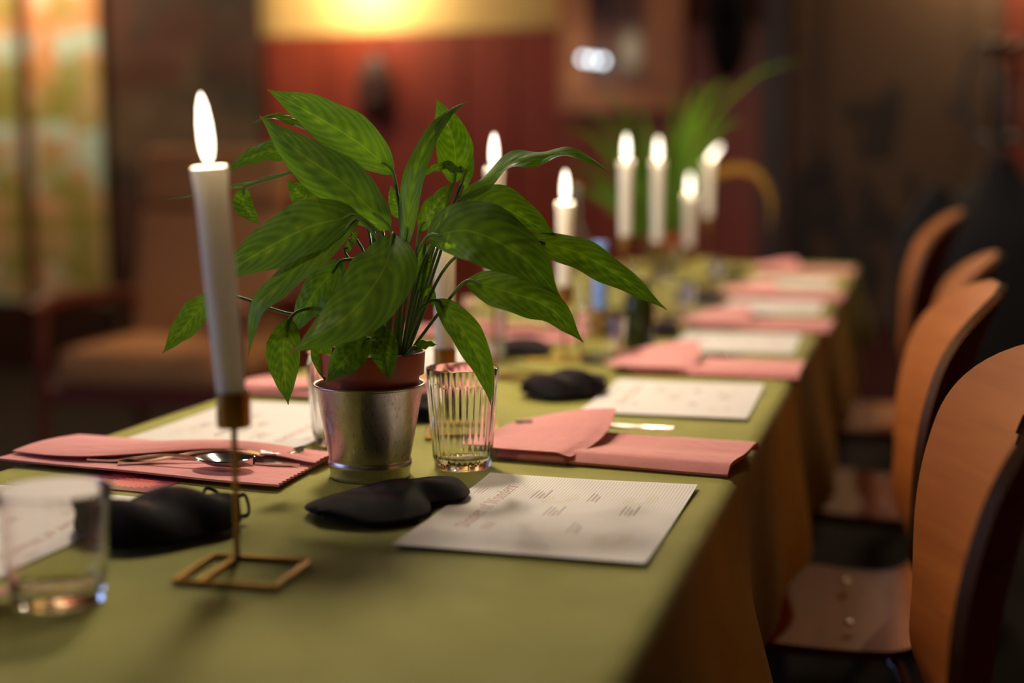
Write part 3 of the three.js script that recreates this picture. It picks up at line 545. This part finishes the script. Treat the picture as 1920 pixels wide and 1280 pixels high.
// ---------------------------------------------------------------- plants
function bladeGeo(P, hl, hr, zl, zr, wave = 0) {                    // metres, base to tip; hl/hr half widths, zl/zr how far each edge comes forward
  const c = new THREE.CatmullRomCurve3(P.map(p => V(p[0], p[1], p[2])), false, 'catmullrom', 0.5), nu = 34, nv = 10, cs = c.getSpacedPoints(nu);
  const tan = []; for (let i = 0; i <= nu; i++) tan.push(cs[Math.min(i + 1, nu)].clone().sub(cs[Math.max(i - 1, 0)]).normalize());
  const prof = (t) => { const s = Math.sin(Math.PI * Math.pow(t, 0.72)); return Math.max(0.02, Math.pow(Math.max(0, s), 0.92) * (1 - 0.35 * smooth(0.8, 1, t))); };
  const pos = [], uv = [], idx = [];
  for (let i = 0; i <= nu; i++) {
    const t = i / nu, p = cs[i], T1 = tan[i], sx = -T1.y, sy = T1.x, q = Math.hypot(sx, sy) || 1, w = prof(t);
    for (let j = 0; j <= nv; j++) {
      const k = j / nv * 2 - 1, a = Math.abs(k), left = k < 0, W = (left ? hl : hr) * w * a * (left ? 1 : -1), D = (left ? zl : zr) * w * Math.pow(a, 1.25);
      const vein = 0.0011 * Math.sin((t * 9 - a * a * 3.2) * 2 * Math.PI) * Math.sin(Math.PI * a) * w, rip = wave * Math.sin(t * 19 + (left ? 0 : 1)) * a * a * w;
      pos.push(p.x + sx / q * W, p.y + sy / q * W + rip, p.z + D + vein + rip * 0.5); uv.push(j / nv, t);
    }
  }
  for (let i = 0; i < nu; i++) for (let j = 0; j < nv; j++) { const a = i * (nv + 1) + j, b = a + nv + 1; idx.push(a, b, a + 1, b, b + 1, a + 1); }
  const g = new THREE.BufferGeometry(); g.setAttribute('position', new THREE.Float32BufferAttribute(pos, 3)); g.setAttribute('uv', new THREE.Float32BufferAttribute(uv, 2)); g.setIndex(idx); g.computeVertexNormals(); return g;
}
const potGeo = lathe([[0.0005, 0.0012], [0.036, 0.0012], [0.0405, 0], [0.0418, 0.0015], [0.0412, 0.004], [0.0418, 0.0095], [0.0432, 0.0125], [0.0436, 0.0155], [0.0428, 0.0185], [0.0422, 0.0205], [0.0555, 0.0945], [0.0572, 0.0955], [0.0575, 0.0972], [0.0566, 0.0985], [0.0552, 0.0975], [0.0545, 0.094], [0.0414, 0.0215], [0.0405, 0.006], [0.0005, 0.005]], 72);
const innerPot = lathe([[0.0005, 0.0], [0.034, 0.0], [0.0365, 0.003], [0.0465, 0.080], [0.0485, 0.1005], [0.0530, 0.1015], [0.0545, 0.1235], [0.0535, 0.1255], [0.0520, 0.1245], [0.0505, 0.104], [0.046, 0.10], [0.0345, 0.006], [0.0005, 0.004]], 64);
const POT = [-0.534, TY + 0.0006, -1.356];
{ const m = mesh('metal_plant_pot', potGeo, M.galv, scene); m.position.set(...POT); m.userData = { label: 'galvanised metal pot holding the peace lily in focus', category: 'plant pot' }; }
const LEAVES = [
  [[[28,312,10],[-2,340,18],[-44,367,20],[-98,396,8]],23,25,-24,26,[[33,136,0],[36,229,0]]],
  [[[26,257,28],[-16,301,42],[-62,334,46],[-101,369,35]],29,25,-20,20,[[32,137,10],[35,203,15]]],
  [[[-74,333,-40],[-115,334,-50],[-154,314,-52]],10,11,8,-10,[[22,133,-20],[-2,271,-30]]],
  [[[-27,337,-15],[-66,362,-15],[-97,370,-15],[-122,361,-15]],5,5,6,-6,[[26,133,-20],[12,261,-20]]],
  [[[-131,298,-30],[-130,280,-28],[-114,260,-25]],9,10,-4,6,[[20,134,-15],[-7,277,-25],[-51,323,-32],[-90,311,-34]]],
  [[[-98,310,-45],[-148,297,-44],[-181,290,-42],[-215,285,-40]],2,2,4,-4,[[21,133,-25],[-3,271,-35],[-42,316,-45]]],
  [[[-55,277,-22],[-71,292,-22],[-84,306,-20]],12,12,5,-8,[[19,134,-15],[-7,233,-20]]],
  [[[-4,271,40],[-48,262,60],[-101,235,70],[-145,207,65]],25,27,24,-24,[[27,138,15],[24,230,25]]],
  [[[-3,268,46],[-39,240,72],[-76,208,84],[-100,182,82],[-111,135,70]],14,13,14,-14,[[25,138,20],[21,226,35]]],
  [[[-161,189,-20],[-183,165,-15],[-214,128,-8]],14,15,6,-4,[[20,136,0],[-22,163,0],[-84,169,-10],[-132,184,-18]]],
  [[[-22,226,15],[-51,194,22],[-77,149,22]],18,16,14,-12,[[23,137,10],[7,213,12]]],
  [[[30,253,36],[23,220,84],[-8,180,116],[-61,146,128]],33,31,4,-14,[[30,138,30],[35,205,40]]],
  [[[-76,168,30],[-81,136,45],[-76,84,50]],17,16,-4,6,[[20,136,15],[-14,176,20],[-60,177,25]]],
  [[[-36,158,10],[-47,133,18],[-43,102,20]],11,10,-4,6,[[19,135,10],[-10,164,10]]],
  [[[8,151,62],[-12,137,74],[-35,109,68]],16,16,6,-4,[[22,135,40]]],
  [[[20,165,66],[23,142,82],[29,112,74]],14,14,-2,2,[[29,135,40]]],
  [[[39,234,20],[47,299,20],[62,341,20],[84,372,10],[104,385,0]],12,11,-12,10,[[36,135,5]]],
  [[[87,302,-15],[88,341,-20],[70,389,-20]],19,19,0,0,[[42,133,-15],[64,228,-15]]],
  [[[89,279,10],[118,304,15],[147,324,15],[195,333,10],[227,326,5],[250,310,0]],7,8,-16,12,[[42,136,0],[60,224,5]]],
  [[[63,250,58],[106,258,82],[155,235,88],[194,194,76]],30,27,-30,28,[[38,137,25],[46,210,40]]],
  [[[88,275,20],[131,280,25],[164,265,20],[193,249,10]],21,14,-18,10,[[39,135,5],[56,219,12]]],
  [[[159,248,25],[212,234,18],[261,206,8],[306,174,0]],15,16,-14,14,[[44,134,5],[77,214,20],[120,245,25]]],
  [[[100,205,30],[142,196,40],[184,180,40],[219,144,30]],20,18,-18,16,[[41,134,15],[72,171,22]]],
  [[[70,187,30],[92,167,46],[110,139,52],[122,109,52],[126,83,48]],16,14,-6,6,[[43,136,25],[52,172,28]]],
  [[[47,139,45],[60,143,40],[72,142,32]],4,4,-4,4,[[41,133,30]]],
  [[[59,242,5],[55,219,8],[54,190,10]],9,9,-2,2,[[39,134,-5],[50,196,-4]]],
  [[[53,186,12],[61,196,14],[67,191,16],[67,175,16]],4,4,4,-4,[[44,134,10],[49,164,10]]],
  [[[99,313,0],[77,320,3],[55,309,6]],4,5,-5,6,[[43,133,-10],[68,228,-8]]],
  [[[54,255,22],[70,280,24],[90,305,14]],11,12,-6,6,[[40,136,8],[47,197,14]]],
  [[[93,291,-22],[103,314,-24],[107,338,-26]],5,5,-4,4,[[44,132,-20],[70,222,-20]]],
  [[[34,265,-10],[28,283,-10],[23,301,-12]],8,8,-4,4,[[31,133,-15],[33,206,-12]]],
  [[[-24,232,-6],[-16,245,-6],[-9,257,-8]],4,4,-3,3,[[24,133,-10],[-1,195,-8]]],
];
{
  const p = thing('peace_lily', 'peace lily with large green leaves in a terracotta grow pot', 'potted plant', [-0.534, TY, -1.356], YAW);
  const g = innerPot.clone(); g.translate(0.0035, 0.0068, 0); mesh('grow_pot', g, M.terracotta, p);
  const s = new THREE.CylinderGeometry(0.0495, 0.0475, 0.02, 40); s.translate(0.0035, 0.112, 0); mesh('soil', s, M.soil, p);
  LEAVES.forEach(([pts, hl, hr, zl, zr, pet], i) => {
    const k = 0.001, P = pts.map(q => [q[0] * k, q[1] * k, q[2] * k]);
    const lf = mesh('leaf', bladeGeo(P, hl * k, hr * k, zl * k, zr * k, i === 18 ? 0.004 : 0.0012), leafGreen, p);
    const Q = pet.map(q => [q[0] * k, q[1] * k, q[2] * k]); Q[0] = [Q[0][0] * 0.8, 0.118, Q[0][2] * 0.8];
    mesh('petiole', tube([...Q, P[0], [P[0][0] * 0.6 + P[1][0] * 0.4, P[0][1] * 0.6 + P[1][1] * 0.4, P[0][2] * 0.6 + P[1][2] * 0.4 - 0.001]], 0.0017, 30, 7), M.stem, lf);
  });
}
// far plant
{
  const X = -0.66, Z = -3.92;
  const m = mesh('metal_plant_pot_001', potGeo, M.galv, scene); used.metal_plant_pot = 1; m.position.set(X, TY + 0.0006, Z); m.userData = { label: 'metal pot holding the blurred far plant', category: 'plant pot' };
  const p = thing('spider_plant', 'blurred arching green plant among the far candles', 'potted plant', [X, TY, Z], YAW); const FS = 1.16;
  const g = innerPot.clone(); g.translate(0, 0.0068, 0); mesh('grow_pot', g, M.terracotta, p);
  const s = new THREE.CylinderGeometry(0.0495, 0.0475, 0.02, 40); s.translate(0, 0.112, 0); mesh('soil', s, M.soil, p);
  const spec = [[-0.19, 0.40, 0, 0.013], [-0.15, 0.45, -0.03, 0.014], [-0.08, 0.42, 0.05, 0.014], [0.03, 0.47, -0.05, 0.013], [0.075, 0.46, 0.03, 0.020], [0.13, 0.47, 0.0, 0.022], [-0.13, 0.30, 0.06, 0.02], [0.06, 0.34, 0.08, 0.02], [-0.04, 0.33, 0.1, 0.022], [-0.21, 0.27, -0.02, 0.016], [0.12, 0.32, -0.07, 0.02], [0.02, 0.36, 0.02, 0.02], [-0.11, 0.38, -0.08, 0.02], [-0.22, 0.36, 0.02, 0.018], [-0.2, 0.22, 0.05, 0.02], [-0.16, 0.2, -0.05, 0.02], [0.1, 0.25, 0.05, 0.02], [0.15, 0.38, 0.02, 0.02], [0.04, 0.28, -0.06, 0.022], [-0.07, 0.24, 0.08, 0.02]];
  spec.forEach(([x0, y0, z0, w], i) => { const x = x0 * FS, y = y0 * FS, z = z0 * FS; mesh('leaf', bladeGeo([[x * 0.08, 0.118, z * 0.1], [x * 0.35, y * 0.62, z * 0.4], [x * 0.75, y * 0.93, z * 0.8], [x, y, z], [x * 1.18, y * 0.97, z * 1.1]], w, w, 0.008, -0.008, 0.002), leafGreen, p); });
  mesh('leaf', bladeGeo([[0.005, 0.118, 0], [0.08, 0.38, 0], [0.22, 0.55, 0], [0.34, 0.60, 0], [0.39, 0.585, 0]], 0.006, 0.006, 0.004, -0.004), leafGreen, p);
  const yel = leafMat(leafTex([120, 88, 24], [150, 112, 36], [200, 160, 70], [200, 170, 90]));
  mesh('leaf', bladeGeo([[0.01, 0.118, 0], [0.11, 0.28, 0], [0.23, 0.31, 0], [0.29, 0.23, 0], [0.285, 0.12, 0]], 0.013, 0.013, 0.004, -0.004), yel, p);
}
scene.traverse(o => { if (o.isMesh) { o.castShadow = true; o.receiveShadow = true; } if (o.isPointLight) o.castShadow = true; });
renderer.render(scene, camera);
